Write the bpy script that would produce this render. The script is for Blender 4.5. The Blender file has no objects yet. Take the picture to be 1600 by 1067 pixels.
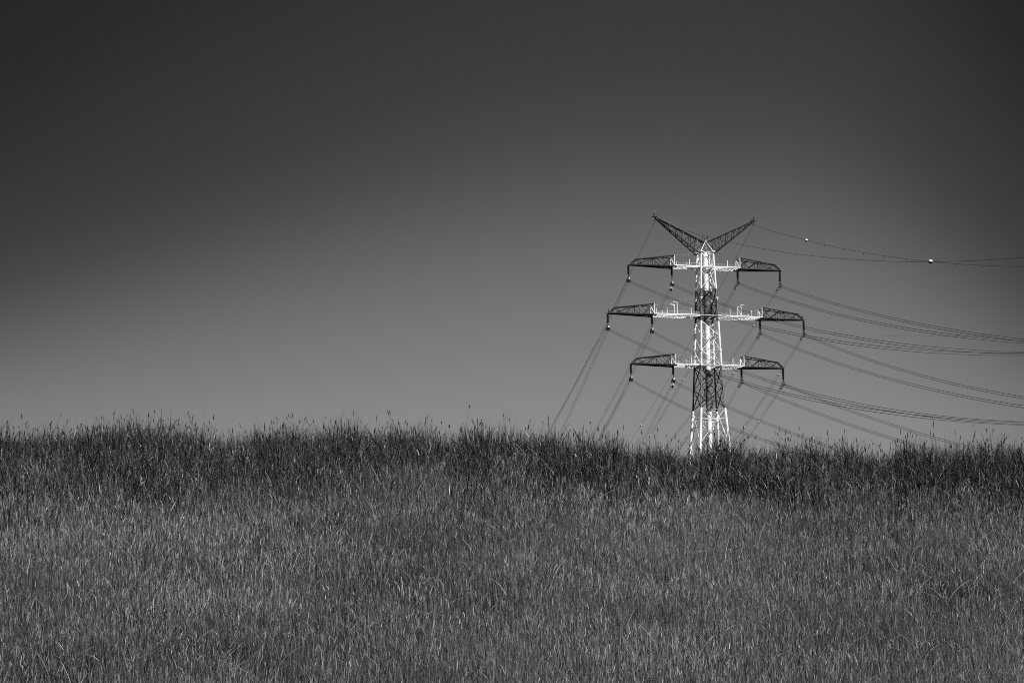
import bpy, math, random
import numpy as np
from mathutils import Vector, Matrix
rad = math.radians
random.seed(7)
RNG = np.random.default_rng(11)
SC = bpy.context.scene
COL = SC.collection

# ------------------------------------------------------------------ camera
EYE = 1.7; FPX = 4500.0; HORIZ = 1290.0; ROLL = rad(0.76)
PITCH = math.atan((HORIZ - 533.5) / FPX)
cd = bpy.data.cameras.new('camera'); cam = bpy.data.objects.new('camera', cd); COL.objects.link(cam)
cd.sensor_width = 36.0; cd.lens = 36.0 * FPX / 1600.0
cd.clip_start = 0.5; cd.clip_end = 20000
c_, s_ = math.cos(PITCH), math.sin(PITCH)
r0 = Vector((1, 0, 0)); u0 = Vector((0, -s_, c_)); f0 = Vector((0, c_, s_))
r1 = r0 * math.cos(ROLL) - u0 * math.sin(ROLL); u1 = r0 * math.sin(ROLL) + u0 * math.cos(ROLL)
M = Matrix((r1, u1, -f0)).transposed().to_4x4(); M.translation = Vector((0, 0, EYE))
cam.matrix_world = M
SC.camera = cam

# ------------------------------------------------------------------ light
SUN_EL = rad(46); SUN_AZ = rad(134)          # azimuth clockwise from +Y: right and behind the camera
sd = Vector((math.sin(SUN_AZ) * math.cos(SUN_EL), math.cos(SUN_AZ) * math.cos(SUN_EL), math.sin(SUN_EL)))
sl = bpy.data.lights.new('sun', 'SUN'); sl.energy = 5.0; sl.angle = rad(0.53); sl.color = (1, 1, 1)
so = bpy.data.objects.new('sun', sl); COL.objects.link(so)
so.rotation_euler = sd.to_track_quat('Z', 'Y').to_euler(); so.location = (60, -60, 90)
SC.view_settings.view_transform = 'Standard'; SC.view_settings.look = 'None'
SC.view_settings.exposure = 0.35
SC.cycles.use_denoising = False; SC.cycles.filter_width = 1.0; SC.cycles.max_bounces = 6; SC.view_settings.gamma = 1.0

# ------------------------------------------------------------------ sky: black-and-white film sky (red channel, gradient by direction with vignette darkening put in)
w = bpy.data.worlds.new('World'); SC.world = w; w.use_nodes = True
nt = w.node_tree; nt.nodes.clear(); N = nt.nodes; L = nt.links
def nd(t, **k):
    n = N.new(t)
    for a, b in k.items(): setattr(n, a, b)
    return n
def mth(op, a, b=None):
    n = nd('ShaderNodeMath', operation=op)
    for i, v in enumerate((a, b)):
        if v is None: continue
        if isinstance(v, (int, float)): n.inputs[i].default_value = v
        else: L.new(v, n.inputs[i])
    return n.outputs[0]
sky = nd('ShaderNodeTexSky', sky_type='NISHITA', sun_disc=False)
sky.sun_elevation = SUN_EL; sky.sun_rotation = SUN_AZ; sky.altitude = 10; sky.air_density = 1.0; sky.dust_density = 0.6; sky.ozone_density = 1.0
sep = nd('ShaderNodeSeparateColor'); L.new(sky.outputs[0], sep.inputs[0])
tc = nd('ShaderNodeTexCoord'); sx = nd('ShaderNodeSeparateXYZ'); L.new(tc.outputs['Generated'], sx.inputs[0])
da = mth('SUBTRACT', mth('DIVIDE', sx.outputs[0], mth('MAXIMUM', mth('ABSOLUTE', sx.outputs[1]), 0.05)), 0.052)
da2 = mth('MINIMUM', mth('MULTIPLY', da, da), 0.08)
rt = mth('MINIMUM', mth('MAXIMUM', mth('SUBTRACT', da, 0.045), 0.0), 0.14)
h = mth('MULTIPLY', mth('MAXIMUM', sx.outputs[2], 0.0), mth('ADD', mth('ADD', 1.0, mth('MULTIPLY', mth('MULTIPLY', rt, rt), 32.0)), mth('MULTIPLY', da2, mth('MINIMUM', mth('MAXIMUM', mth('SUBTRACT', mth('MULTIPLY', sx.outputs[2], 35.0), 1.0), 2.0), 7.0))))
ramp = nd('ShaderNodeValToRGB'); ramp.color_ramp.interpolation = 'B_SPLINE'
def lin(v):
    v /= 255.0
    return v / 12.92 if v <= 0.04045 else ((v + 0.055) / 1.055) ** 2.4
stops = [(0.00, 150), (0.12, 145), (0.145, 139), (0.165, 129), (0.19, 114), (0.215, 93), (0.24, 73), (0.27, 62), (0.31, 54), (0.36, 42), (0.6, 34)]
cr = ramp.color_ramp
while len(cr.elements) > 1: cr.elements.remove(cr.elements[-1])
for i, (p, v) in enumerate(stops):
    e = cr.elements[0] if i == 0 else cr.elements.new(p)
    e.position = p; g = lin(v); e.color = (g, g, g, 1)
L.new(h, ramp.inputs[0])
# red channel of the physical sky, normalised, times the hand-set sky gradient
q = mth('MULTIPLY', sep.outputs[0], 0.10)
q = mth('POWER', q, 0.15)
mul = mth('MULTIPLY', ramp.outputs[0], mth('MULTIPLY', q, 0.88))
bg = nd('ShaderNodeBackground'); L.new(mul, bg.inputs[0]); bg.inputs[1].default_value = 1.0
out = nd('ShaderNodeOutputWorld'); L.new(bg.outputs[0], out.inputs[0])

# ------------------------------------------------------------------ helpers
def mat(name, g, rough=0.6, noise=0.0, nscale=1.0, spec=0.5, metal=0.0):
    m = bpy.data.materials.new(name); m.use_nodes = True
    t = m.node_tree; b = t.nodes['Principled BSDF']
    b.inputs['Base Color'].default_value = (g, g, g, 1); b.inputs['Roughness'].default_value = rough
    b.inputs['Specular IOR Level'].default_value = spec; b.inputs['Metallic'].default_value = metal
    if noise:
        tcn = t.nodes.new('ShaderNodeTexCoord'); no = t.nodes.new('ShaderNodeTexNoise'); no.inputs['Scale'].default_value = nscale; no.inputs['Detail'].default_value = 5
        mr = t.nodes.new('ShaderNodeMapRange'); mr.inputs[1].default_value = 0.3; mr.inputs[2].default_value = 0.7
        mr.inputs[3].default_value = g * (1 - noise); mr.inputs[4].default_value = g * (1 + noise)
        t.links.new(tcn.outputs['Object'], no.inputs['Vector']); t.links.new(no.outputs[0], mr.inputs[0]); t.links.new(mr.outputs[0], b.inputs['Base Color'])
    return m
WHITE = mat('white_paint', 0.86, 0.5, 0.06, 0.8)
REDD = mat('red_paint_shaded', 0.012, 0.6, 0.3, 0.8, spec=0.15)  # red paint with the shade worked into its colour
REDL = mat('red_paint_sunlit', 0.16, 0.5, 0.15, 0.7)  # same red, lightened as if sunlit, for tube and front legs
RAIL = mat('grey_white_rail', 0.42, 0.6)
STEEL = mat('galvanised_steel', 0.16, 0.5, 0.2, 2.0)
DARK = mat('brown_glass_insulator', 0.010, 0.35, spec=0.3)
WIRE = mat('aluminium_wire', 0.035, 0.6, spec=0.2)
BALL = mat('marker_white', 0.85, 0.5)
BALLF = mat('marker_dull_white', 0.5, 0.6)  # duller white for the small balls on the far spans
BALLD = mat('marker_dark', 0.02, 0.5)

def link_mesh(name, verts, faces, mats, parent=None, midx=None, smooth=False):
    me = bpy.data.meshes.new(name); me.from_pydata([tuple(v) for v in verts], [], faces)
    for m in (mats if isinstance(mats, (list, tuple)) else [mats]): me.materials.append(m)
    if midx: me.polygons.foreach_set('material_index', midx)
    if smooth: me.polygons.foreach_set('use_smooth', [True] * len(me.polygons))
    me.update()
    o = bpy.data.objects.new(name, me); COL.objects.link(o)
    if parent: o.parent = parent
    return o
def empty(name, loc=(0, 0, 0), rz=0, parent=None):
    o = bpy.data.objects.new(name, None); COL.objects.link(o); o.location = loc; o.rotation_euler = (0, 0, rz); o.empty_display_size = 1
    if parent: o.parent = parent
    return o
def tag(o, label=None, cat=None, group=None, kind=None):
    for k, v in (('label', label), ('category', cat), ('group', group), ('kind', kind)):
        if v: o[k] = v
    return o

class MB:
    def __init__(s): s.v = []; s.f = []; s.m = []
    def rod(s, p, q, r, n=5, mi=0, r2=None):
        p = Vector(p); q = Vector(q); d = q - p
        if d.length < 1e-6: return s
        d.normalize(); a = d.orthogonal().normalized(); b = d.cross(a); r2 = r if r2 is None else r2
        k = len(s.v)
        for c, rr in ((p, r), (q, r2)):
            for i in range(n):
                t = 2 * math.pi * i / n + 0.4
                s.v.append(c + a * math.cos(t) * rr + b * math.sin(t) * rr)
        for i in range(n):
            j = (i + 1) % n; s.f.append((k + i, k + j, k + n + j, k + n + i)); s.m.append(mi)
        s.f.append(tuple(k + n - 1 - i for i in range(n))); s.m.append(mi)
        s.f.append(tuple(k + n + i for i in range(n))); s.m.append(mi)
        return s
    def poly(s, pts, r, n=5, mi=0):
        for i in range(len(pts) - 1): s.rod(pts[i], pts[i + 1], r, n, mi)
        return s
    def tube(s, pts, r, n=6, mi=0):           # joined tube along points
        pts = [Vector(p) for p in pts]; k = len(s.v); m = len(pts)
        for i, p in enumerate(pts):
            d = (pts[min(i + 1, m - 1)] - pts[max(i - 1, 0)]).normalized()
            a = d.cross(Vector((0, 0, 1))); a = a.normalized() if a.length > 1e-4 else Vector((1, 0, 0)); b = d.cross(a)
            for j in range(n):
                t = 2 * math.pi * j / n; s.v.append(p + a * math.cos(t) * r + b * math.sin(t) * r)
        for i in range(m - 1):
            for j in range(n):
                j2 = (j + 1) % n; s.f.append((k + i * n + j, k + i * n + j2, k + (i + 1) * n + j2, k + (i + 1) * n + j)); s.m.append(mi)
        return s
    def box(s, c, sz, mi=0):
        k = len(s.v); cx, cy, cz = c; a, b, h_ = sz[0] / 2, sz[1] / 2, sz[2] / 2
        for dz in (-h_, h_):
            for dx, dy in ((-a, -b), (a, -b), (a, b), (-a, b)): s.v.append(Vector((cx + dx, cy + dy, cz + dz)))
        for f in ((3, 2, 1, 0), (4, 5, 6, 7), (0, 1, 5, 4), (1, 2, 6, 5), (2, 3, 7, 6), (3, 0, 4, 7)):
            s.f.append(tuple(k + i for i in f)); s.m.append(mi)
        return s
    def ball(s, c, r, n=14, mi=0, sq=1.0):
        k = len(s.v); c = Vector(c); rings = n // 2
        s.v.append(c + Vector((0, 0, r * sq)))
        for i in range(1, rings):
            t = math.pi * i / rings
            for j in range(n):
                p = 2 * math.pi * j / n; s.v.append(c + Vector((r * math.sin(t) * math.cos(p), r * math.sin(t) * math.sin(p), r * sq * math.cos(t))))
        s.v.append(c - Vector((0, 0, r * sq))); last = len(s.v) - 1
        for j in range(n):
            j2 = (j + 1) % n
            s.f.append((k, k + 1 + j, k + 1 + j2)); s.m.append(mi)
            for i in range(rings - 2):
                a = k + 1 + i * n; s.f.append((a + j, a + n + j, a + n + j2, a + j2)); s.m.append(mi)
            a = k + 1 + (rings - 2) * n; s.f.append((a + j, last, a + j2)); s.m.append(mi)
        return s
    def build(s, name, mats, parent=None, smooth=False):
        return link_mesh(name, s.v, s.f, mats, parent, s.m, smooth)

# ------------------------------------------------------------------ ground: flat meadow, dike and the land behind it
CREST = [(-9.65, 7.915), (-8.98, 7.929), (-7.86, 8.027), (-6.74, 8.057), (-5.06, 7.989), (-3.94, 7.862), (-3.05, 8.075), (-1.71, 7.809), (-1.15, 7.847), (-0.25, 7.903), (0.3, 7.715), (1.09, 7.626), (1.64, 7.45), (2.2, 7.375), (3.31, 7.394), (4.43, 7.48), (5.32, 7.367), (5.99, 7.28), (6.66, 7.338), (7.12, 7.512), (7.78, 7.402), (8.45, 7.314), (8.89, 7.286), (9.79, 7.252)]
CX = np.array([-4000, -60, -30, -14] + [c[0] for c in CREST] + [14, 30, 60, 4000], float)
CZ = np.array([8.1, 8.1, 8.05, 7.98] + [c[1] for c in CREST] + [7.3, 7.35, 7.5, 7.7], float)
CXs = np.linspace(-16, 16, 129); CZs = np.interp(CXs, CX, CZ); CZs = np.convolve(np.pad(CZs, 6, mode='edge'), np.ones(13) / 13, 'valid') - np.interp(CXs, [-9, -4, -1.5, 0.6, 1.6, 3.2, 4.5, 5.6, 6.3, 7, 9], [.18, .16, .08, .03, -.03, -.07, -.02, -.04, -.05, 0, 0])  # ground follows the skyline loosely
def vnoise(x, y, sc, seed=0):
    r = np.random.default_rng(seed); g = r.random((256, 256)); x = np.asarray(x) / sc + 91.3; y = np.asarray(y) / sc + 37.7
    xi = np.floor(x).astype(int); yi = np.floor(y).astype(int); fx = x - xi; fy = y - yi
    fx = fx * fx * (3 - 2 * fx); fy = fy * fy * (3 - 2 * fy); a = lambda i, j: g[i % 256, j % 256]
    return (a(xi, yi) * (1 - fx) + a(xi + 1, yi) * fx) * (1 - fy) + (a(xi, yi + 1) * (1 - fx) + a(xi + 1, yi + 1) * fx) * fy
def ground_z(x, y):
    x = np.asarray(x, float); y = np.asarray(y, float)
    hc = np.where(np.abs(x) < 15.9, np.interp(x, CXs, CZs), np.interp(x, CX, CZ))
    slope = hc - (49.2 - y) / 3.0                      # water side, 1:3
    back = hc - (y - 53.0) / 3.0
    z = np.minimum(np.minimum(slope, hc), back); z = np.maximum(z, 0.0)
    z += (vnoise(x, y, 1.7, 3) - 0.5) * 0.12 * (z > 0.3)
    return z
gx = np.unique(np.concatenate([np.linspace(-6000, -60, 12), np.linspace(-60, -18, 29), np.linspace(-18, 18, 145), np.linspace(18, 60, 29), np.linspace(60, 6000, 12)]))
gy = np.unique(np.concatenate([np.linspace(-400, 22, 12), np.linspace(22, 80, 175), np.linspace(80, 9000, 24)]))
XX, YY = np.meshgrid(gx, gy); ZZ = ground_z(XX, YY)
nx_, ny_ = len(gx), len(gy)
gv = np.stack([XX.ravel(), YY.ravel(), ZZ.ravel()], 1)
gf = [(j * nx_ + i, j * nx_ + i + 1, (j + 1) * nx_ + i + 1, (j + 1) * nx_ + i) for j in range(ny_ - 1) for i in range(nx_ - 1)]
GROUND = mat('grassy_soil', 0.015, 0.95, 0.5, 1.4, spec=0.1)
gr = link_mesh('ground', gv, gf, GROUND, smooth=True); tag(gr, kind='structure')

# ------------------------------------------------------------------ grass
def grass_mat(name, lo, hi, trans=0.25, spec=0.25, rough=0.5):
    m = bpy.data.materials.new(name); m.use_nodes = True; t = m.node_tree; b = t.nodes['Principled BSDF']
    at = t.nodes.new('ShaderNodeAttribute'); at.attribute_name = 'tone'
    mr = t.nodes.new('ShaderNodeMapRange'); mr.inputs[3].default_value = lo; mr.inputs[4].default_value = hi; mr.clamp = False
    t.links.new(at.outputs['Fac'], mr.inputs[0]); t.links.new(mr.outputs[0], b.inputs['Base Color'])
    b.inputs['Roughness'].default_value = rough; b.inputs['Specular IOR Level'].default_value = spec
    tr = t.nodes.new('ShaderNodeBsdfTranslucent'); t.links.new(mr.outputs[0], tr.inputs[0])
    mx = t.nodes.new('ShaderNodeMixShader'); mx.inputs[0].default_value = trans
    o = t.nodes['Material Output']; t.links.new(b.outputs[0], mx.inputs[1]); t.links.new(tr.outputs[0], mx.inputs[2]); t.links.new(mx.outputs[0], o.inputs[0])
    return m

def ribbons(P, H, W, az, bend, phi, tone, nseg=3, prof='blade', base_lean=None, kink=None):
    """P (n,3) roots; H heights; W half widths; az lean direction; bend amount (fraction of H); phi width direction; returns verts, counts"""
    n = len(P); m = nseg + 1
    t = np.linspace(0, 1, m)[None, :]
    lx, ly = np.cos(az)[:, None], np.sin(az)[:, None]
    bb = bend[:, None]
    horiz = H[:, None] * (bb * t ** 2)
    if base_lean is not None: horiz = horiz + H[:, None] * base_lean[:, None] * t
    up = H[:, None] * (t - 0.42 * bb ** 1.5 * t ** 2.4)
    if kink is not None:
        k = kink[:, None]; over = np.clip(t - 0.62, 0, 1); up = up - H[:, None] * k * over * 1.7; horiz = horiz + H[:, None] * k * over * 1.1
    C = np.stack([P[:, 0:1] + lx * horiz, P[:, 1:2] + ly * horiz, P[:, 2:3] + up], 2)
    if prof == 'blade': wt = np.clip(1.0 - t ** 2.2, 0.05, 1) * (0.6 + 0.8 * t * (t < 0.9))
    elif prof == 'stem': wt = 1 - 0.4 * t
    else: wt = np.sin(np.pi * np.clip(t, 0.04, 0.96)) ** 0.7
    ww = W[:, None] * wt
    wd = np.stack([np.cos(phi), np.sin(phi), np.zeros(n)], 1)[:, None, :]
    A = C - wd * ww[:, :, None]; B = C + wd * ww[:, :, None]
    V = np.stack([A, B], 2).reshape(n, m * 2, 3)
    base = np.arange(nseg)[:, None] * 2 + np.array([0, 1, 3, 2])[None, :]
    F = (np.arange(n)[:, None, None] * (m * 2) + base[None]).reshape(-1, 4)
    T = np.repeat(tone, m * 2)
    return V.reshape(-1, 3), F, T, C
def merge_build(name, parts, material, parent=None):
    vs, fs, ts = [], [], []; off = 0
    for V, F, T in parts:
        vs.append(V); fs.append(F + off); ts.append(T); off += len(V)
    V = np.concatenate(vs).astype(np.float32); F = np.concatenate(fs).astype(np.int32); T = np.concatenate(ts).astype(np.float32)
    me = bpy.data.meshes.new(name); me.vertices.add(len(V)); me.vertices.foreach_set('co', V.ravel())
    me.loops.add(F.size); me.loops.foreach_set('vertex_index', F.ravel())
    me.polygons.add(len(F)); me.polygons.foreach_set('loop_start', np.arange(0, F.size, 4, dtype=np.int32)); me.polygons.foreach_set('loop_total', np.full(len(F), 4, np.int32))
    a = me.attributes.new('tone', 'FLOAT', 'POINT'); a.data.foreach_set('value', T)
    me.materials.append(material); me.update(calc_edges=True)
    o = bpy.data.objects.new(name, me); COL.objects.link(o)
    return o
U = lambda a, b, n: RNG.uniform(a, b, n)
def scatter(dens, x0, x1, y0, y1, fade=True):
    n = int(dens * (x1 - x0) * (y1 - y0)); x = U(x0, x1, n); y = U(y0, y1, n)
    if fade:
        keep = RNG.random(n) < np.clip(1.0 - (np.abs(x) - 0.2 * y - 1.2) / 6.0, 0.25, 1)
        x, y = x[keep], y[keep]
    return x, y
def roots(x, y): return np.stack([x, y, ground_z(x, y) - 0.02], 1)

# --- short meadow grass on the slope
parts = []
x, y = scatter(1350, -17, 17, 33.0, 48.6); n = len(x)
pn = vnoise(x, y, 1.3, 5) * 0.6 + vnoise(x, y, 0.45, 6) * 0.4; pl = vnoise(x, y, 3.5, 15) * .6 + vnoise(x, y, 0.9, 16) * .4
H = U(0.20, 0.46, n) * (0.68 + 0.6 * pn); tone = np.clip(RNG.beta(0.7, 3.0, n) * 1.35 + (pn - 0.5) * 0.26 + (pl - 0.5) * 0.42 - 0.02, -0.12, 1.6)
for (hx, hy, hr, am) in ((-5.1, 40.7, .42, .9), (1.6, 44.8, .8, .35), (-1.2, 37.6, .5, .35), (5.6, 44.4, .7, .35), (3.2, 41.2, .6, .3), (-6.8, 45.0, .5, .4), (-2.9, 43.9, .5, .4)):
    w_ = np.exp(-(((x - hx) / hr) ** 2 + ((y - hy) / (hr * 1.3)) ** 2)) * (0.5 + pn) * am
    H *= 1 - .55 * w_; tone = np.clip(tone - .35 * w_, -.12, 1.5)
V, F, T, _ = ribbons(roots(x, y), H, U(0.0022, 0.0046, n), U(0, 2 * np.pi, n), U(0.0, 0.28, n), U(-0.8, 0.8, n), tone, 3)
parts.append((V, F, T))
# --- culms, each with a leaning oval panicle
x, y = scatter(300, -17, 17, 33.0, 48.6); n = len(x)
pn = vnoise(x, y, 1.1, 8); pl = vnoise(x, y, 3.0, 15)
k = RNG.random(n) < 0.25 + pn; x, y, pn, pl = x[k], y[k], pn[k], pl[k]; n = len(x)
az = U(0, 2 * np.pi, n); H = U(0.20, 0.46, n) * (.75 + .5 * pn)
V, F, T, C = ribbons(roots(x, y), H, U(0.0012, 0.0022, n), az, RNG.beta(1.1, 4.5, n) * 0.8, U(-0.5, 0.5, n), U(0.2, 1.0, n), 3, 'stem')
parts.append((V, F, T))
tip = C[:, -1]; dirn = tip - C[:, -2]; dirn /= np.linalg.norm(dirn, axis=1)[:, None]
def heads(tip, dirn, ln, wd, tone):
    n = len(tip); out = []
    t = np.linspace(0, 1, 4)[None, :, None]; Cc = tip[:, None, :] + dirn[:, None, :] * t * ln[:, None, None]
    ww = wd[:, None] * np.array([0.5, 1.0, 0.85, 0.25])[None]
    for ph in (0.3, 0.3 + math.pi / 2):
        wdv = np.array([math.cos(ph), math.sin(ph), 0.15])[None, None, :]
        A = Cc - wdv * ww[:, :, None]; B = Cc + wdv * ww[:, :, None]
        Vv = np.stack([A, B], 2).reshape(-1, 3); base = np.arange(3)[:, None] * 2 + np.array([0, 1, 3, 2])[None]
        Ff = (np.arange(n)[:, None, None] * 8 + base[None]).reshape(-1, 4); out.append((Vv, Ff, np.repeat(tone, 8)))
    return out
parts += heads(tip, dirn, U(0.06, 0.16, n), U(0.0026, 0.0052, n), np.clip(RNG.beta(1.0, 2.6, n) * 2.5 + (pl - .5) * .9 - .05, 0.0, 2.6))
# --- pale dry bent stalks and leaf flags toned bright as sun glints
x, y = scatter(14, -17, 17, 33.0, 48.6); n = len(x)
V, F, T, C = ribbons(roots(x, y), U(0.40, 0.75, n), U(0.0020, 0.0040, n), U(0, 2 * np.pi, n), U(0.3, 1.2, n), U(-0.4, 0.4, n), U(0.9, 1.9, n), 7, 'stem')
parts.append((V, F, T))
x, y = scatter(62, -17, 17, 33.0, 48.6); n = len(x); k = RNG.random(n) < .3 + vnoise(x, y, 1.6, 31); x, y = x[k], y[k]; n = len(x); P = roots(x, y); P[:, 2] += U(0.15, 0.42, n)
az = U(0, 2 * np.pi, n); V, F, T, C = ribbons(P, U(0.05, 0.15, n), U(0.0025, 0.006, n), az, U(0.3, 1.4, n), az + np.pi / 2 + U(-0.4, 0.4, n), np.minimum(RNG.gamma(2.2, .6, n) + 0.4, 2.2), 3, 'blade', U(-0.2, 1.2, n))
parts.append((V, F, T))
x, y = scatter(300, -15, 15, 27.0, 33.0); n = len(x)
V, F, T, C = ribbons(roots(x, y), U(.22, .45, n), U(.004, .008, n), U(0, 2 * np.pi, n), U(0, .3, n), U(-.8, .8, n), RNG.beta(.8, 3, n) * 1.3, 3); parts.append((V, F, T))
G1 = grass_mat('meadow_grass_leaf', 0.026, 0.215, 0.08)
g = merge_build('meadow_grass', parts, G1); tag(g, 'short pale meadow grass with dry bent stalks covering the slope below the crest', 'grass', kind='stuff')

# --- tall dark grass along the crest
parts = []
def clump(x, y): return np.clip(vnoise(x, y * .35, 0.42, 21) * 0.42 + vnoise(x, y * 0, 0.14, 27) * .34 + vnoise(x, y * .2, 1.5, 22) * 0.24, 0, 1)
def crest_band(dens, y0, y1):
    x, y = scatter(dens, -17, 17, y0, y1); c = clump(x, y)
    edge = 46.45 + (vnoise(x, y * 0, 1.2, 23) - 0.5) * 3.4 + np.interp(x, [-3, 2, 8], [0, .75, .35])
    k = (y > edge + RNG.gamma(1.1, .8, len(x)) * -1 + .5); return x[k], y[k], c[k]
x, y, c = crest_band(760, 43.5, 51.6); k = RNG.random(len(x)) < np.clip((0.05 + 1.5 * c) * np.where(y > 49.3, .6, 1), 0, 1); x, y, c = x[k], y[k], c[k]; n = len(x)
H = RNG.triangular(0.18, 0.50, 1.0, n) * (0.44 + 1.05 * c); tone = np.clip(RNG.beta(1.3, 3.5, n) * 1.2 - (c - 0.5) * 0.25 - .10 * (vnoise(x, y * .3, 1.4, 41) > .5) - .10 * (x > 6.6), -0.05, 1.2)
kink = np.where(RNG.random(n) < 0.45, U(0.2, 1.0, n), 0)
V, F, T, _ = ribbons(roots(x, y), H, U(0.0035, 0.0095, n), U(0, 2 * np.pi, n), RNG.beta(1.3, 2.5, n) * 0.85, U(-0.9, 0.9, n), tone, 5, kink=kink, base_lean=RNG.normal(0, .12, n))
parts.append((V, F, T))
# leaves springing off stems at mid height, every direction
x, y, c = crest_band(520, 43.5, 53.0); k = RNG.random(len(x)) < .75; x, y, c = x[k], y[k], c[k]; n = len(x); P = roots(x, y); P[:, 2] += RNG.triangular(0.04, 0.25, 0.72, n) * (0.42 + 1.0 * c)
az = U(0, 2 * np.pi, n); tn = np.where(RNG.random(n) < 0.25, np.minimum(RNG.gamma(2.0, 0.8, n) + 0.4, 2.8), U(-.05, 0.6, n)) * np.where(x > 6.6, .75, 1) * 1.15  # some leaves toned bright to stand in for sun glints
V, F, T, _ = ribbons(P, U(0.07, 0.22, n), U(0.0035, 0.0085, n), az, U(0.2, 1.5, n), az + np.pi / 2 + U(-0.6, 0.6, n), tn, 4, 'blade', U(0.0, 0.9, n))
parts.append((V, F, T))
# stems with dark foxtail heads standing above the leaves
x, y, c = crest_band(44, 47.0, 51.0); k = RNG.random(len(x)) < np.clip(c * 1.5 - .2, .08, 1); x, y, c = x[k], y[k], c[k]; n = len(x)
H = RNG.triangular(0.45, 0.72, 1.02, n) * (0.66 + 0.62 * c); az = U(0, 2 * np.pi, n)
V, F, T, C = ribbons(roots(x, y), H, U(0.0014, 0.0024, n), az, RNG.beta(1, 3, n) * .7, U(-0.4, 0.4, n), U(0.0, 0.5, n), 5, 'stem', RNG.normal(0, 0.13, n))
parts.append((V, F, T))
dirn = C[:, -1] - C[:, -2]; dirn /= np.linalg.norm(dirn, axis=1)[:, None]
parts += heads(C[:, -1], dirn, U(0.03, 0.12, n), U(0.004, 0.0095, n), U(-0.1, 0.25, n))
# a short side leaf on many of them
kk_ = RNG.random(n) < .7; P = C[kk_, 3]; n2 = len(P); az2 = U(0, 2 * np.pi, n2)
V, F, T, _ = ribbons(P, U(0.08, 0.2, n2), U(0.0025, 0.005, n2), az2, U(0.3, 1.3, n2), az2 + np.pi / 2 + U(-.5, .5, n2), U(0, .6, n2), 4, 'blade', U(0, .6, n2)); parts.append((V, F, T))
# broad strap leaves that arch over at the skyline, dark against the sky
x, y, c = crest_band(34, 47.6, 50.6); n = len(x)
V, F, T, _ = ribbons(roots(x, y), RNG.triangular(.45, .72, 1.0, n) * (.6 + .75 * c), U(.0055, .011, n), U(0, 2 * np.pi, n), RNG.beta(1.6, 2.2, n) * .9, U(-.7, .7, n), RNG.beta(1.1, 4, n) * .8, 8, base_lean=RNG.normal(0, .18, n), kink=np.where(RNG.random(n) < .4, U(.3, 1.1, n), 0)); parts.append((V, F, T))
# pale dry stems mixed through the dark band
x, y, c = crest_band(16, 44.5, 50.2); n = len(x)
V, F, T, _ = ribbons(roots(x, y), U(.35, .75, n), U(.0022, .0042, n), U(0, 2 * np.pi, n), RNG.beta(1.2, 2, n) * .9, U(-.4, .4, n), U(1.0, 2.2, n), 6, 'stem', base_lean=RNG.normal(0, .15, n)); parts.append((V, F, T))
# dense upright tufts that lift the skyline here and there (x, spread, height)
TUFT = [(-8.3, .35, .95), (-6.6, .3, 1.18), (-5.9, .3, .95), (-4.7, .6, .92), (-3.0, .32, 1.28), (-2.6, .3, .95), (-.25, .45, 1.15), (.35, .5, 1.0), (1.35, .25, .95), (3.55, .35, .95), (4.3, .4, .98), (7.05, .22, 1.18), (7.45, .3, 1.12), (8.1, .5, 1.0), (6.9, .15, 1.05), (2.4, .3, .9), (-7.6, .3, .9), (5.2, .3, .9), (-4.2, .5, 1.08), (-8.9, .35, 1.02), (1.95, .35, 1.0), (-1.6, .4, 1.0), (6.1, .3, .9), (8.9, .4, 1.0)]
for tx_, sp_, th_ in TUFT:
    n = int(300 * sp_ / .3); x = RNG.normal(tx_, sp_, n); y = RNG.normal(49.9, .45, n)
    V, F, T, C = ribbons(roots(x, y), th_ * RNG.triangular(.45, .75, 1.0, n) * np.exp(-((x - tx_) / sp_) ** 2 * .12), U(.003, .0065, n), U(0, 2 * np.pi, n), RNG.beta(1.2, 3, n) * .6, U(-.9, .9, n), RNG.beta(1.3, 3.5, n) * .9, 5, base_lean=RNG.normal(0, .08, n), kink=np.where(RNG.random(n) < .25, U(.2, .8, n), 0)); parts.append((V, F, T))
# the highest stems, where the skyline shows them (x across, height above ground, lean)
TALL = [(-8.15, 1.02, 0.22), (-6.4, 0.98, 0.02), (-5.9, 0.92, 0.05), (-3.75, 0.92, 0), (-3.3, 0.98, 0), (-2.75, 0.98, -0.05), (-1.6, 0.9, 0.1), (-0.95, 1.16, 0.14), (-0.15, 1.05, -0.03), (0.02, 0.98, -0.1), (0.45, 0.96, 0.05), (0.6, 1.02, 0), (1.9, 0.95, 0.0), (2.45, 0.95, 0.05), (4.0, 1.02, 0.0), (5.35, 1.05, -0.35), (6.05, 0.85, -0.1), (6.75, 0.85, -0.08), (7.25, 1.1, 0.05), (8.0, 1.05, 0), (8.35, 0.98, -0.12), (-4.4, 0.85, 0.05), (-7.2, 0.92, 0), (-2.0, 0.95, -0.2), (3.1, 0.98, 0.1), (-5.35, 0.98, 0.1)]
tx = np.array([a[0] for a in TALL]); th = np.array([a[1] for a in TALL]); tl = np.array([a[2] for a in TALL]); n = len(tx)
V, F, T, C = ribbons(roots(tx, np.full(n, 49.8)), th * 1.0, np.full(n, 0.0024), np.zeros(n), tl * 0 + 0.02, np.zeros(n), np.full(n, 0.1), 5, 'stem', tl)
parts.append((V, F, T)); dirn = C[:, -1] - C[:, -2]; dirn /= np.linalg.norm(dirn, axis=1)[:, None]
parts += heads(C[:, -1], dirn, U(0.05, 0.12, n), U(0.005, 0.010, n), U(-0.1, 0.1, n))
G2 = grass_mat('tall_grass_leaf', 0.008, 0.130, 0.05)
g = merge_build('tall_grass', parts, G2); tag(g, 'tall dark grass with seed heads standing along the crest against the sky', 'tall grass', kind='stuff')

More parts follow.
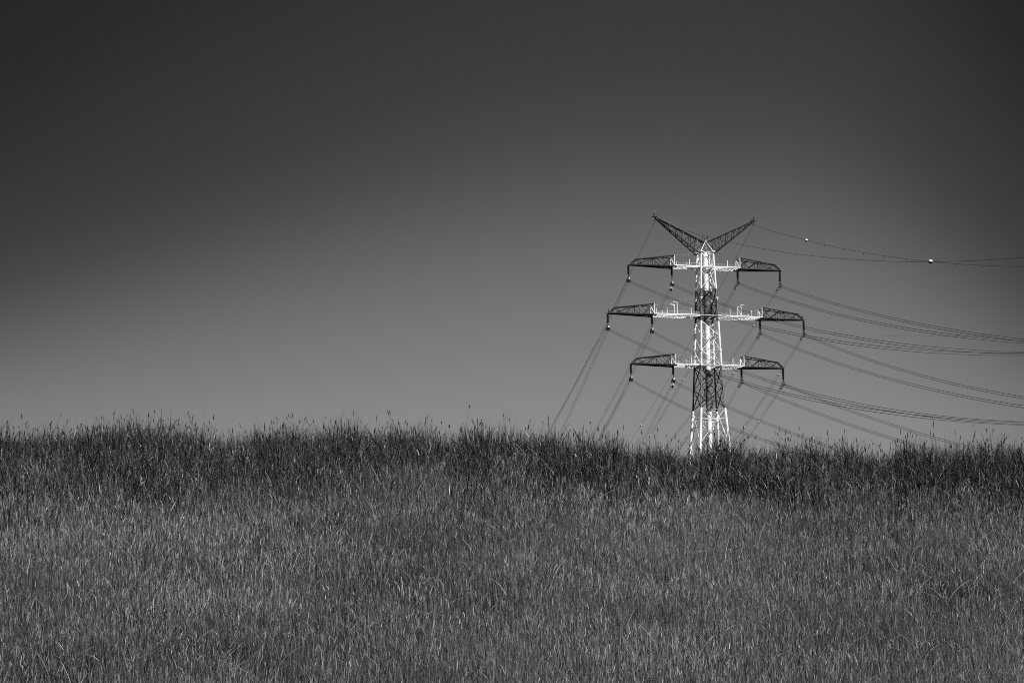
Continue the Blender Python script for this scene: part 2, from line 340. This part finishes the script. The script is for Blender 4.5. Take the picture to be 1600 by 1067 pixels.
# ------------------------------------------------------------------ the pylon
T0 = Vector((72.148, 1050.0, 0.0)); PSI = rad(15.3)
pylon = empty('transmission_tower', T0, PSI)
tag(pylon, 'huge lattice river crossing pylon with banded white and dark paint and three crossarms', 'pylon')
def wl(x, y, z): return T0 + Vector((x * math.cos(PSI) - y * math.sin(PSI), x * math.sin(PSI) + y * math.cos(PSI), z))
HWT = [(0, 22), (60, 14.2), (100, 9.3), (120, 7.2), (137.5, 5.65), (152, 4.6), (168, 3.9), (186, 3.3), (192.5, 3.1), (210.7, 2.35)]
def hw(z): return float(np.interp(z, [a[0] for a in HWT], [a[1] for a in HWT]))
def paint(z):     # 0 white, 1 dark red
    return 1 if (151.8 < z < 167.6 or 184.4 < z < 196.6 or z < 125) else 0
# legs
cuts = [0, 60, 100, 120, 125, 137.5, 151.8, 159, 167.6, 176, 184.4, 190, 196.6, 203, 210.7]
for sx_ in (-1, 1):
    for sy_ in (-1, 1):
        m = MB()
        for a, b in zip(cuts[:-1], cuts[1:]):
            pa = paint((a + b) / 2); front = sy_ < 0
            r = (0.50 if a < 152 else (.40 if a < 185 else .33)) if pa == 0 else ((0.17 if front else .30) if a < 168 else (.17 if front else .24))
            m.rod((sx_ * hw(a), sy_ * hw(a), a), (sx_ * hw(b), sy_ * hw(b), b), r, 8, 2 if (pa and front) else pa)  # front legs in the dark bands take the sunlit red
        m.build('leg', [WHITE, REDD, REDL], pylon)
# bracing of the body: one pattern over the four faces
lev = [0, 26, 48, 68, 85, 100, 113, 125, 138.5, 151.8, 159.8, 167.9, 173.4, 178.9, 184.4, 190.5, 196.6, 203.5, 210.5]
m = MB()
for li in range(len(lev) - 1):
    a, b = lev[li], lev[li + 1]; wa, wb = hw(a), hw(b); pa = paint((a + b) / 2); r = 0.10 if pa == 0 else 0.13
    cs_a = [(-wa, -wa), (wa, -wa), (wa, wa), (-wa, wa)]; cs_b = [(-wb, -wb), (wb, -wb), (wb, wb), (-wb, wb)]
    for i in range(4):
        j = (i + 1) % 4; A, B = cs_a[i], cs_a[j]; Cc, Dd = cs_b[i], cs_b[j]
        side_face = i in (1, 3); rr = (.10 if not side_face else .19) if pa == 0 else (.15 if not side_face else .16)
        m.rod((*A, a), (*Dd, b), rr if (li % 2 == 0 or pa) else rr * .5, 4, pa); m.rod((*B, a), (*Cc, b), rr if (li % 2 or pa) else rr * .5, 4, pa)
        if pa or b in (173.4,): m.rod((*Cc, b), (*Dd, b), r * 0.7, 4, paint(b - .3))
        if pa == 1:      # secondary members in the dark bands
            mid = ((A[0] + Dd[0]) / 2, (A[1] + Dd[1]) / 2, (a + b) / 2)
            for (p, qd) in ((A, Cc), (B, Dd)):
                lm = ((p[0] + qd[0]) / 2, (p[1] + qd[1]) / 2, (a + b) / 2); m.rod(lm, mid, 0.07, 4, 1)
                for f_ in (0.25, 0.75):
                    l2 = (p[0] + (qd[0] - p[0]) * f_, p[1] + (qd[1] - p[1]) * f_, a + (b - a) * f_)
                    oth = A if f_ < .5 else Dd
                    m.rod(l2, mid, 0.06, 4, 1)
        if pa == 0 and i in (1, 3) and a > 125: m.rod(((A[0] + Cc[0]) / 2, (A[1] + Cc[1]) / 2, (a + b) / 2), ((B[0] + Dd[0]) / 2, (B[1] + Dd[1]) / 2, (a + b) / 2), .10, 4, 0)
        # tie from the face to the tube landings
        if li % 2 == 0: m.rod((*Cc, b), (Cc[0] * .3, Cc[1] * .3, b), 0.08, 4, paint(b - .3))
a = hw(148.0)
for p, q in (((-a, -a), (a, -a)), ((a, -a), (a, a)), ((a, a), (-a, a)), ((-a, a), (-a, -a)), ((-a, -a), (a, a)), ((a, -a), (-a, a))): m.rod((*p, 148.0), (*q, 148.0), .15, 4, 0)
m.build('lattice_bracing', [WHITE, REDD], pylon)
# lift tube
m = MB()
tz = [0, 60, 125, 151.0, 166.5, 184.4, 196.3, 210.0]
for a, b in zip(tz[:-1], tz[1:]): m.rod((0, 0, a), (0, 0, b), 1.0, 20, 1 if paint((a + b) / 2) else 0)
z = 128
while z < 210:
    m.rod((0, 0, z - .12), (0, 0, z + .12), 1.04, 20, 1 if paint(z) else 0); z += 5.4
m.rod((0, 0, 210.0), (0, 0, 210.6), 0.8, 12, 0)
m.build('lift_tube', [WHITE, REDL], pylon)
# spiral stair round the tube
m = MB(); st = 0.33
pts_o, pts_r = [], []
z = 120.0; i = 0
while z < 208:
    t = i * 2 * math.pi / 26; pa = paint(z)
    for (ra, rb) in ((1.0, 1.65),):
        a0 = Vector((math.cos(t) * ra, math.sin(t) * ra, z)); b0 = Vector((math.cos(t) * rb, math.sin(t) * rb, z))
        t2 = t + 2 * math.pi / 26
        a1 = Vector((math.cos(t2) * ra, math.sin(t2) * ra, z)); b1 = Vector((math.cos(t2) * rb, math.sin(t2) * rb, z))
        k = len(m.v); m.v += [a0, b0, b1, a1] + [p - Vector((0, 0, .10)) for p in (a0, b0, b1, a1)]
        for f in ((0, 1, 2, 3), (7, 6, 5, 4), (0, 4, 5, 1), (1, 5, 6, 2), (2, 6, 7, 3)): m.f.append(tuple(k + q for q in f)); m.m.append(pa)
    m.rod(b0 + Vector((0, 0, 1.0)), b1 + Vector((0, 0, 1.0 + st)), 0.05, 4, pa)
    m.rod(b0 - Vector((0, 0, .1)), b1 + Vector((0, 0, st - .1)), 0.07 if pa == 0 else .13, 4, pa)
    if i % 3 == 0: m.rod(b0, b0 + Vector((0, 0, 1.0)), 0.035, 4, pa)
    z += st; i += 1
m.build('spiral_stair', [WHITE, REDD], pylon)
# round white pads where the arm ties meet the legs
for z in (210.75, 193.3, 173.4):
    for sx_ in (-1, 1):
        for sy_ in (-1, 1):
            p = MB(); a = hw(z); p.rod((sx_ * a, sy_ * a, z - .22), (sx_ * a, sy_ * a, z + .12), 0.85 if z > 200 else .62, 10, 0); p.rod((sx_ * a, sy_ * a, z - .9), (sx_ * a, sy_ * a, z - .28), 0.32, 10, 0, r2=.6)
            p.build('tie_pad', WHITE, pylon)
# platforms at the crossarms
for zz, nm in ((204.9, 0), (186.5, 1), (167.9, 0)):
    p = MB(); a = hw(zz) + 0.1
    for (cx, cy, sx2, sy2) in ((0, -a + .5, 2 * a, 1.0), (0, a - .5, 2 * a, 1.0), (-a + .5, 0, 1.0, 2 * a - 2.02), (a - .5, 0, 1.0, 2 * a - 2.02)): p.box((cx, cy, zz - .2), (sx2, sy2, .22), nm)
    for sgn in (-1, 1): p.rod((-a, sgn * a, zz), (a, sgn * a, zz), .16, 4, 0); p.rod((sgn * a, -a, zz), (sgn * a, a, zz), .16, 4, 0)
    p.build('platform', [WHITE, REDD], pylon)

def crossarm(s, zb, xi, xt, ztie, white_underside, masts):
    """s = -1 left, +1 right; zb bottom level; xi = paint change and inner hanger; xt = tip"""
    arm = empty('crossarm', (0, 0, 0), 0, pylon)
    b0 = hw(zb); hd = lambda x: float(np.interp(x, [b0, xi, xt], [b0 * .92, 2.25, 0.35]))
    top = lambda x: float(np.interp(x, [b0, xi, xt - 2.3, xt - .1], [ztie - zb, 3.75, 2.05, 0.1]))
    P = lambda x, sd_, dz: (s * x, sd_ * hd(x), zb + dz)
    # inner white beam
    m = MB(); wu = 0 if white_underside else 1
    for sd_ in (-1, 1):
        m.rod(P(b0, sd_, 0), P(xi, sd_, 0), 0.22, 6, 0)
        m.rod(P(b0, sd_, -.42), P(xi - 1.0, sd_, -.42), 0.10, 5, 0); m.rod(P(xi - 1.0, sd_, -.42), P(xi, sd_, -.05), 0.10, 5, 0)
    nseg = max(4, int((xi - b0) / 2.4)); xs = np.linspace(b0, xi, nseg + 1)
    for i in range(nseg):
        m.rod(P(xs[i], -1, -.3), P(xs[i + 1], 1, -.3), .09, 4, 0); m.rod(P(xs[i], 1, -.32), P(xs[i + 1], -1, -.32), .09, 4, 0)
        m.rod(P(xs[i + 1], -1, -.3), P(xs[i + 1], 1, -.3), .08, 4, 0)
        for sd_ in (-1, 1): m.rod(P(xs[i], sd_, -.42), P((xs[i] + xs[i + 1]) / 2, sd_, 0), .05, 4, 0); m.rod(P((xs[i] + xs[i + 1]) / 2, sd_, 0), P(xs[i + 1], sd_, -.42), .05, 4, 0)
    m.build('beam', [WHITE, REDD], arm)
    # tie rods up to the leg
    m = MB()
    for sd_ in (-1, 1):
        m.rod((s * hw(ztie), sd_ * hw(ztie), ztie), P(xi, sd_, 3.7), .035, 4, 0)
        m.rod((s * hw(ztie), sd_ * hw(ztie), ztie), P((xi + b0) / 2, sd_, 0.1), .025, 4, 0)
        m.rod(P(xi, sd_, 3.7), P((xi + b0) / 2 + 1.2, sd_, 0.1), .025, 4, 0)
    m.build('tie_rod', STEEL, arm)
    # end frame where the paint changes
    m = MB()
    for sd_ in (-1, 1): m.rod(P(xi, sd_, -.2), P(xi, sd_, 3.85), .17, 6, 0)
    m.rod(P(xi, -1, 0), P(xi, 1, 3.6), .14, 4, 0); m.rod(P(xi, -1, .05), P(xi, 1, .05), .13, 4, 0)
    m.build('end_frame', WHITE, arm)
    # walkway floor and railing
    m = MB(); k = len(m.v)
    n_ = 8; xs = np.linspace(b0 + .2, xi - .2, n_ + 1)
    for sd_ in (0,):
        for i in range(n_):
            m.box((s * (xs[i] + xs[i + 1]) / 2, 0, zb - .02), (abs(xs[i + 1] - xs[i]) - .12, 1.1, .06), 0)
    m.build('walkway', [WHITE, REDD], arm)
    m = MB()
    for sd_ in (-1, 1):
        for hgt, rr in ((1.15, .045), (.6, .025)):
            m.rod(P(b0, sd_ * .96, hgt), P(xi, sd_ * .96, hgt), rr, 4, 0)
        for x_ in np.linspace(b0, xi, max(6, int((xi - b0) / 1.3))): m.rod(P(x_, sd_ * .96, 0), P(x_, sd_ * .96, 1.15), .03, 4, 0)
        if s > 0 or xi > 18:     # mesh guard panels behind the rail
            for x_ in np.arange(b0 + .15, xi - .6, .42): m.rod(P(x_, sd_ * .955, .1), P(x_ + .28, sd_ * .955, 1.1), .03, 3, 0)
    m.build('railing', RAIL, arm)
    # posts and davits
    for (x_, hgt, kind) in masts:
        m = MB(); m.rod(P(x_, -1, 0), P(x_, -1, hgt), .17 if hgt > 2 else .12, 6, 0)
        if kind == 'davit':
            m.rod(P(x_, -1, hgt), P(x_ + 1.6, -1, hgt + .1), .14, 5, 0); m.rod(P(x_, -1, hgt), P(x_ + .5, -1, hgt - .3), .22, 5, 0)
        if kind == 'brace':
            m.rod(P(x_, -1, .3), P(x_ - 1.5, -1, hgt - 1.1), .13, 5, 0); m.rod(P(x_, -1, hgt), P(x_ + 1.4, -1, hgt + .1), .10, 5, 0); m.rod(P(x_ - 1.5, -1, 0), P(x_ - 1.5, -1, hgt - 1.1), .14, 5, 0); m.rod(P(x_ - 1.5, -1, hgt - 1.1), P(x_ - .7, -1, hgt - .8), .10, 5, 0)
        m.build('davit' if kind else 'post', WHITE, arm)
    # outer dark truss
    m = MB(); x2 = xt - 2.3; xs = np.linspace(xi, x2, 5)
    for sd_ in (-1, 1):
        m.rod(P(xi - .8, sd_, -.35), P(xt, sd_, -.05), .33, 6, 0); m.rod(P(xi, sd_, 3.75), P(x2, sd_, 2.05), .19, 5, 0); m.rod(P(x2, sd_, 2.05), P(xt - .1, sd_, 0.1), .17, 5, 0)
        for i in range(4):
            xa, xb = xs[i], xs[i + 1]; xm = (xa + xb) / 2
            if i % 2 == 0: m.rod(P(xa, sd_, top(xa)), P(xb, sd_, 0), .11, 4, 0)
            else: m.rod(P(xa, sd_, 0), P(xb, sd_, top(xb)), .11, 4, 0)
            m.rod(P(xm, sd_, (top(xa)) / 2), P(xm, sd_, 0), .09, 4, 0)
        m.rod(P(xs[0], sd_, 0), P(xs[1] , sd_, top(xs[1])), .11, 4, 0); m.rod(P(xs[2], sd_, 0), P(xs[2], sd_, top(xs[2])), .11, 4, 0)
        m.rod(P(xs[2], sd_, top(xs[2])), P(xs[4], sd_, 0), .11, 4, 0)
        m.rod(P(x2, sd_, 2.05), P(x2 + 1.1, sd_, 0), .10, 4, 0)
    for i in range(5):
        m.rod(P(xs[i], -1, top(xs[i])), P(xs[i], 1, top(xs[i])), .11, 4, 0); m.rod(P(xs[i], -1, -.25), P(xs[i], 1, -.25), .13, 4, 0)
        if i < 4:
            m.rod(P(xs[i], -1, -.25), P(xs[i + 1], 1, -.22), .14, 4, 0); m.rod(P(xs[i], 1, -.27), P(xs[i + 1], -1, -.24), .14, 4, 0)
            m.rod(P(xs[i], -1, top(xs[i])), P(xs[i + 1], 1, top(xs[i + 1])), .09, 4, 0)
    # catwalk inside the truss
    for i in range(12):
        xa = xi + (xt - xi - 1) * i / 12; m.box((s * (xa + .65), 0, zb - .28 + .01 * (i % 2)), (1.3, .8 * (1 - i / 16), .08), 0)
    m.build('outer_truss', REDD, arm)
    m = MB(); m.box((s * (xt + .35), 0, zb + .1), (1.1, .9, .22), 0); m.rod((s * (xt - .2), -.3, zb + .2), (s * (xt - .2), -.3, zb + .75), .09, 5, 0)
    m.build('tip_plate', STEEL, arm)
    if (s < 0 or zb > 180) and 180 < zb < 190:
        m = MB(); m.rod((s * (xt - .2), .25, zb + .2), (s * (xt - .2), .25, zb + 1.6), .13, 5, 0); m.build('tip_post', REDD, arm)
    return arm

ARMS = [('top', 205.0, 12.8, 29.6, 210.7), ('middle', 186.6, 21.0, 38.1, 193.3), ('bottom', 168.1, 13.4, 29.7, 173.4)]
MAST = {('top', -1): [(7, 2.4, ''), (8.3, 1.3, ''), (12, 1.5, '')], ('top', 1): [(7.8, 2.6, ''), (12.0, 2.0, '')],
        ('middle', -1): [(7, 2.6, ''), (12.3, 4.6, 'davit'), (13.3, 3.5, 'davit'), (16.2, 2.4, ''), (18, 1.2, ''), (20.3, 2.0, '')],
        ('middle', 1): [(8.2, 2.6, ''), (12.6, 4.4, 'brace'), (15.4, 1.2, ''), (16.8, 2.4, ''), (19.8, 2.2, '')],
        ('bottom', -1): [(7.5, 3.0, ''), (9.4, 1.7, ''), (12.3, 1.5, '')], ('bottom', 1): [(8.8, 2.6, ''), (11.9, 2.4, '')]}
for nm, zb, xi, xt, zt in ARMS:
    for s in (-1, 1): crossarm(s, zb, xi, xt, zt, True, MAST[(nm, s)])

# head frame and the V of earth wire horns
m = MB(); a = hw(210.7)
for sx_ in (-1, 1):
    for sy_ in (-1, 1): m.rod((sx_ * a, sy_ * a, 210.8), (0, sy_ * .9, 215.0), .11, 5, 0)
m.rod((0, -.9, 215), (0, .9, 215), .2, 5, 0); m.rod((-a, -a, 210.5), (a, -a, 210.5), .12, 4, 0); m.rod((-a, a, 210.5), (a, a, 210.5), .12, 4, 0)
m.ball((0, -.95, 215.0), .24, 10, 0)
m.build('head_frame', WHITE, pylon)
m = MB(); m.rod((-1.2, 0, 216.0), (1.2, 0, 216.0), .09, 5); m.rod((-1.0, 0, 216), (-1.0, 0, 216.8), .16, 6); m.rod((1.0, 0, 216), (1.0, 0, 216.8), .2, 6); m.rod((0, 0, 215), (0, 0, 216), .12, 6); m.build('beacon_bar', REDD, pylon)
def horn(s):
    hn = empty('earth_wire_horn', (0, 0, 0), 0, pylon)
    m = MB(); tipx, tipz = 19.3, 223.3; a = hw(210.7)
    Tt = lambda f, sd_: Vector((s * (0.4 + (tipx - .4) * f), sd_ * (1.15 - .8 * f), 214.4 + (tipz - 214.4) * f))
    Bt = lambda f, sd_: Vector((s * (a + .6 + (tipx - .3 - a - .6) * f), sd_ * (a * (1 - f) + .3 * f), 210.0 + (tipz - .5 - 210.0) * f))
    nn = 7
    for sd_ in (-1, 1):
        m.rod(Tt(0, sd_), Tt(1, sd_), .2, 5, 0); m.rod(Bt(0, sd_), Bt(1, sd_), .2, 5, 0)
        for i in range(nn):
            f0_, f1_ = i / nn, (i + 1) / nn
            m.rod(Tt(f0_, sd_), Bt((f0_ + f1_) / 2, sd_), .11, 4, 0); m.rod(Bt((f0_ + f1_) / 2, sd_), Tt(f1_, sd_), .11, 4, 1 if (i % 2 == 0 and s < 0 and sd_ < 0) else 0)
    for i in range(nn + 1):
        f0_ = i / nn; m.rod(Tt(f0_, -1), Tt(f0_, 1), .08, 4, 0); m.rod(Bt(f0_, -1), Bt(f0_, 1), .11, 4, 0)
        if i < nn: m.rod(Bt(f0_, -1), Bt((i + 1) / nn, 1), .11, 4, 0); m.rod(Bt(f0_, 1), Bt((i + 1) / nn, -1), .11, 4, 0); m.rod(Tt(f0_, -1), Tt((i + 1) / nn, 1), .07, 4, 0)
    for i in range(13):
        p0 = Tt(.02 + i / 13, 0); p1 = Tt(.02 + (i + 1) / 13, 0); m.rod(p0 + Vector((0, 0, .12)), p1 + Vector((0, 0, .12)), .28 if s < 0 else .16, 4, 0)
    m.build('truss', [REDD, STEEL], hn)
    m = MB(); n2 = 8
    for i in range(n2 + 1):
        p = Tt(.08 + .88 * i / n2, 1); m.rod(p, p + Vector((0, 0, 1.1)), .04, 4)
    m.rod(Tt(.08, 1) + Vector((0, 0, 1.1)), Tt(.96, 1) + Vector((0, 0, 1.1)), .025, 4); m.build('handrail', STEEL, hn)
    m = MB(); m.box((s * (tipx + .1), 0, tipz + .15), (1.7, 1.0, .25), 0); m.rod((s * (tipx + .3), 0, tipz + .2), (s * (tipx + .3), 0, tipz + 1.8), .2, 6); m.rod((s * (tipx - .9), 0, tipz + .2), (s * (tipx - .9), 0, tipz + 1.1), .1, 5)
    m.build('tip_platform', REDD, hn)
    m = MB(); m.rod((s * (tipx + .3), 0, tipz + 1.8), (s * (tipx - .1), 0, tipz + 2.2), .22, 6); m.build('beacon', STEEL, hn)
    m = MB(); m.rod((s * tipx, 0, tipz), (s * tipx, 0, tipz - 1.3), .09, 5); m.rod((s * tipx - .25, .2, tipz - 1.4), (s * tipx + .5, -.5, tipz - .9), .06, 4); m.build('earth_wire_clamp', REDD, hn)
horn(-1); horn(1)

# ------------------------------------------------------------------ insulators
SPAN = {'T4': (29.3, 199.1, 0.315, 0.00048, 0.24, 11.0), 'T3': (12.6, 199.5, 0.320, 0.00052, 0.32, 12.0), 'M4': (38.2, 181.0, 0.330, 0.00060, 0.30, 11.5), 'M3': (20.9, 180.9, 0.325, 0.00052, 0.24, 11.0),
 'L4': (29.5, 162.1, 0.310, 0.00044, 0.28, 11.0), 'L3': (13.1, 162.4, 0.310, 0.00040, 0.28, 11.0), 'T2': (-13.2, 198.0, 0.325, 0.00052, 0.28, 10.5), 'T1': (-30.0, 198.9, 0.330, 0.00052, 0.24, 10.0),
 'M2': (-21.3, 180.2, 0.340, 0.00060, 0.32, 11.0), 'M1': (-38.3, 180.6, 0.325, 0.00050, 0.34, 11.5), 'L1': (-29.8, 162.1, 0.335, 0.00060, 0.28, 11.0), 'L2': (-13.5, 161.9, 0.315, 0.00036, 0.32, 11.0)}
ARM_OF = {'T': ('top', 205.0), 'M': ('middle', 186.6), 'L': ('bottom', 168.1)}
POS = {'1': ('outer', 'left'), '2': ('inner', 'left'), '3': ('inner', 'right'), '4': ('outer', 'right')}
NEAR_AZ = rad(15.3)
for k_, (ax, az_, *_r) in SPAN.items():
    nm, zb = ARM_OF[k_[0]]; io, lr = POS[k_[1]]; left = lr == 'left'
    top_z = zb - .35; Lh = 3.7 if not left else 3.1
    e = empty('insulator_string', wl(ax, 0, top_z), PSI)
    lab = 'dark %sinsulator hanging from the %s of the %s crossarm, %s side' % ('', 'tip' if io == 'outer' else 'middle', nm, lr)
    tag(e, lab, 'insulator', 'insulator strings under the crossarms')
    m = MB()
    for dx in (-.19, .19):
        m.rod((dx, 0, 0), (dx * .8, 0, -Lh), .19, 7, 0)
        for i in range(9): zz = -.3 - (Lh - .6) * i / 8; m.rod((dx, 0, zz), (dx, 0, zz - .09), .27, 8, 0)
    m.build('glass_string', DARK, e)
    dz = az_ - top_z                       # wire level below the top
    m = MB(); m.rod((0, 0, -Lh), (0, 0, dz + .9), .09, 5); m.box((0, 0, -Lh - .35), (.34, .34, .2)); m.box((.05, 0, -Lh - .9), (.42, .34, .22)); m.rod((-.5, 0, -Lh - .05), (.5, 0, -Lh - .05), .08, 5)
    m.build('link', DARK, e)
    if left:
        m = MB(); m.box((-.05, 0, dz + .1), (1.3, 1.1, 1.15)); m.rod((-.35, 0, dz + .6), (-.2, 0, dz + 1.2), .22, 6); m.build('counterweight', DARK, e)
        m = MB(); m.box((.2, -.1, dz + .78), (.62, .5, .3)); m.box((.3, 0, dz + 1.25), (.36, .4, .2)); m.build('weight_cap', BALL, e)
        if k_ in ('T2', 'L2'):
            m = MB(); m.ball((-.55, -.3, dz - 1.75), .48, 12, 0); m.rod((-.55, -.3, dz - 2.3), (-.55, -.3, dz - 2.55), .3, 8, 0); m.rod((-.4, -.3, dz), (-.55, -.3, dz - 1.6), .07, 4, 0); m.build('hanging_weight', DARK, e)
            m = MB()
            for (a_, b_) in ((-.65, -.65), (-.5, -1.25), (-1.05, -1.4), (-.05, -1.5), (-.2, -1.0)): m.ball((a_, -.5, dz + b_), .2, 8, 0)
            m.build('weight_fittings', BALL, e)
            e['label'] = lab + ', with extra white-topped weight'
    else:
        m = MB(); m.rod((-.75, 0, dz + .75), (.75, 0, dz + .75), .10, 5); m.rod((0, 0, dz + 1.3), (-.6, 0, dz + .7), .07, 5); m.rod((0, 0, dz + 1.3), (.6, 0, dz + .7), .07, 5)
        for dx in (-.3, .3): m.rod((dx, 0, dz + .75), (dx, 0, dz - .35), .07, 5)
        m.build('yoke', DARK, e)
        m = MB()
        for i, (dx, dz2) in enumerate(((-.3, .3), (.3, .3), (-.3, -.3), (.3, -.3))):
            m.rod((dx, -1.6, dz + dz2 + .40 - .62), (dx, 0, dz + dz2), .085, 5); m.rod((dx, 0, dz + dz2), (dx - .05, 2.6, dz + dz2 - .75), .085, 5)
            m.rod((dx, 2.4, dz + dz2 - 1.0), (dx, 3.4, dz + dz2 - 1.3), .12, 5)
        m.build('damper_set', DARK, e)

# ------------------------------------------------------------------ wires
def span_pts(A, d, m_, k_, S): return [A + d * s_v + Vector((0, 0, -m_ * s_v + k_ * s_v * s_v / 2)) for s_v in S]
ndir = Vector((math.sin(NEAR_AZ), -math.cos(NEAR_AZ), 0))
side_n = Vector((math.cos(NEAR_AZ), math.sin(NEAR_AZ), 0))
WIREPTS = {}
for k_, (ax, az_, mn, kn, mf, azf) in SPAN.items():
    nm, zb = ARM_OF[k_[0]]; io, lr = POS[k_[1]]; A = wl(ax, 0, az_)
    for which in ('near', 'far'):
        if which == 'near': d = ndir; mm, kk, Smax = mn, kn, 620; side = side_n
        else:
            fa = rad(azf); d = Vector((-math.sin(fa), math.cos(fa), 0)); mm, kk, Smax = mf, .0004, 900; side = Vector((math.cos(fa), math.sin(fa), 0))
        S = [Smax * (i / 46) ** 1.15 for i in range(47)]
        e = empty('conductor_bundle', A)
        if which == 'near': lab = 'thin cables sagging towards the right edge from the %s %s hanger of the %s crossarm' % (io, lr, nm)
        else: lab = 'thin cables slanting down leftwards from the %s %s hanger of the %s crossarm' % (io, lr, nm)
        tag(e, lab, 'power line', 'conductor bundles ' + ('towards the viewer' if which == 'near' else 'going away'))
        pts = span_pts(Vector((0, 0, 0)), d, mm, kk, S)
        WIREPTS[(k_, which)] = (A, d, mm, kk)
        for ds, dz in ((-.34, .34), (.34, .34), (-.34, -.34), (.34, -.34)):
            MB().tube([p + side * ds + Vector((0, 0, dz)) for p in pts], .037 if which == 'near' else .026, 5).build('wire', WIRE, e)
        for sv in range(55, min(Smax, 420), 62):
            m = MB()
            p = span_pts(Vector((0, 0, 0)), d, mm, kk, [sv])[0]
            q = [p + side * a_ + Vector((0, 0, b_)) for a_, b_ in ((-.34, .34), (.34, .34), (.34, -.34), (-.34, -.34))]
            for i in range(4): m.rod(q[i], q[(i + 1) % 4], .03, 4)
            m.build('spacer', WIRE, e)
for k_, ax, az_, mn, kn, mf, azf in (('E1', -19.3, 221.9, .320, .00052, .30, 11.0), ('E2', 19.3, 222.0, .325, .00056, .32, 11.5)):
    A = wl(ax, 0, az_); lr = 'left' if k_ == 'E1' else 'right'
    for which in ('near', 'far'):
        fa = rad(azf); d = ndir if which == 'near' else Vector((-math.sin(fa), math.cos(fa), 0)); mm, kk = (mn, kn) if which == 'near' else (mf, .0004)
        S = [700 * (i / 50) ** 1.1 for i in range(51)]
        e = empty('earth_wire', A); WIREPTS[(k_, which)] = (A, d, mm, kk)
        tag(e, ('single earth wire sagging rightward from the tip of the %s horn' if which == 'near' else 'single earth wire running away down-left from the tip of the %s horn') % lr, 'earth wire', 'earth wires on the horn tips')
        MB().tube(span_pts(Vector((0, 0, 0)), d, mm, kk, S), .055, 5).build('wire', WIRE, e)
        if k_ == 'E2' and which == 'near':
            for sv in (20.9, 37.1, 71.1, 88.7, 106.3, 124.4, 142.8, 181.1, 200.3, 220.5, 241, 262):
                p = span_pts(Vector((0, 0, 0)), d, mm, kk, [sv])[0]
                m = MB(); m.rod(p, p + Vector((-.05, 0, -.6)), .08, 4); m.box(p + Vector((0, 0, -.45)), (.22, .06, .45)); m.build('bird_flag', WIRE, e)
# faint far cable rising to the right
A = wl(38.1, 0, 181.9); m = MB(); m.tube([A + Vector((t * 260, t * 60, -2.5 * math.sin(math.pi * min(t * 1.6, 1)) + 30 * t * t + 4 * t)) for t in [i / 24 for i in range(25)]], .028, 5)
o = m.build('thin_cable', WIRE); tag(o, 'faint lone cable rising slightly to the right beyond the middle crossarm', 'cable')

# marker balls clipped on the wires
def ball_on(key, which, s_v, r, lab, cap=True, off=0):
    A, d, mm, kk = WIREPTS[(key, which)]; p = span_pts(A, d, mm, kk, [s_v])[0] + Vector((0, 0, off))
    e = empty('marker_ball', p); tag(e, lab, 'marker ball', 'marker balls on the wires')
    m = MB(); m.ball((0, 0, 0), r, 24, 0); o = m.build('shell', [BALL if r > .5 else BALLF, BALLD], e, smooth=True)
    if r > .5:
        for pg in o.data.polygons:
            if pg.center.z < -r * .18: pg.material_index = 1  # lower part of the large shells gets the dark colour
    m = MB(); a = d * (r * 1.25); m.rod(-a, a, r * .13, 6); m.build('clamp', WIRE, e)
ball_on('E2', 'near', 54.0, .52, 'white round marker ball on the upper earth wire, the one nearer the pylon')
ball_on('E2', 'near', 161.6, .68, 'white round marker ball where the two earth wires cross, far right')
ball_on('T4', 'far', 37, .42, 'small pale ball just under the right half of the middle crossarm')
ball_on('T4', 'far', 95.5, .38, 'small pale ball close to the pylon body under the right bottom crossarm')
ball_on('M3', 'far', 38.75, .42, 'small pale ball just below the inner end of the right bottom crossarm')
ball_on('M4', 'far', 33.5, .42, 'small pale ball just under the tip of the right bottom crossarm')
ball_on('M4', 'far', 83, .42, 'low pale ball right of the pylon, the nearest one to the grass')
ball_on('L4', 'far', 34.5, .42, 'low pale ball right of the pylon, slightly higher and further right')
ball_on('T3', 'far', 79, .42, 'small pale ball left of the pylon just below the bottom crossarm')
ball_on('E2', 'far', 178.75, .5, 'low pale ball on the lone wire left of the pylon')
ball_on('T3', 'far', 133, .40, 'lowest pale ball left of the pylon just above the grass')
ball_on('M1', 'far', 29, .30, 'tiny pale ball on the cables at the far left')
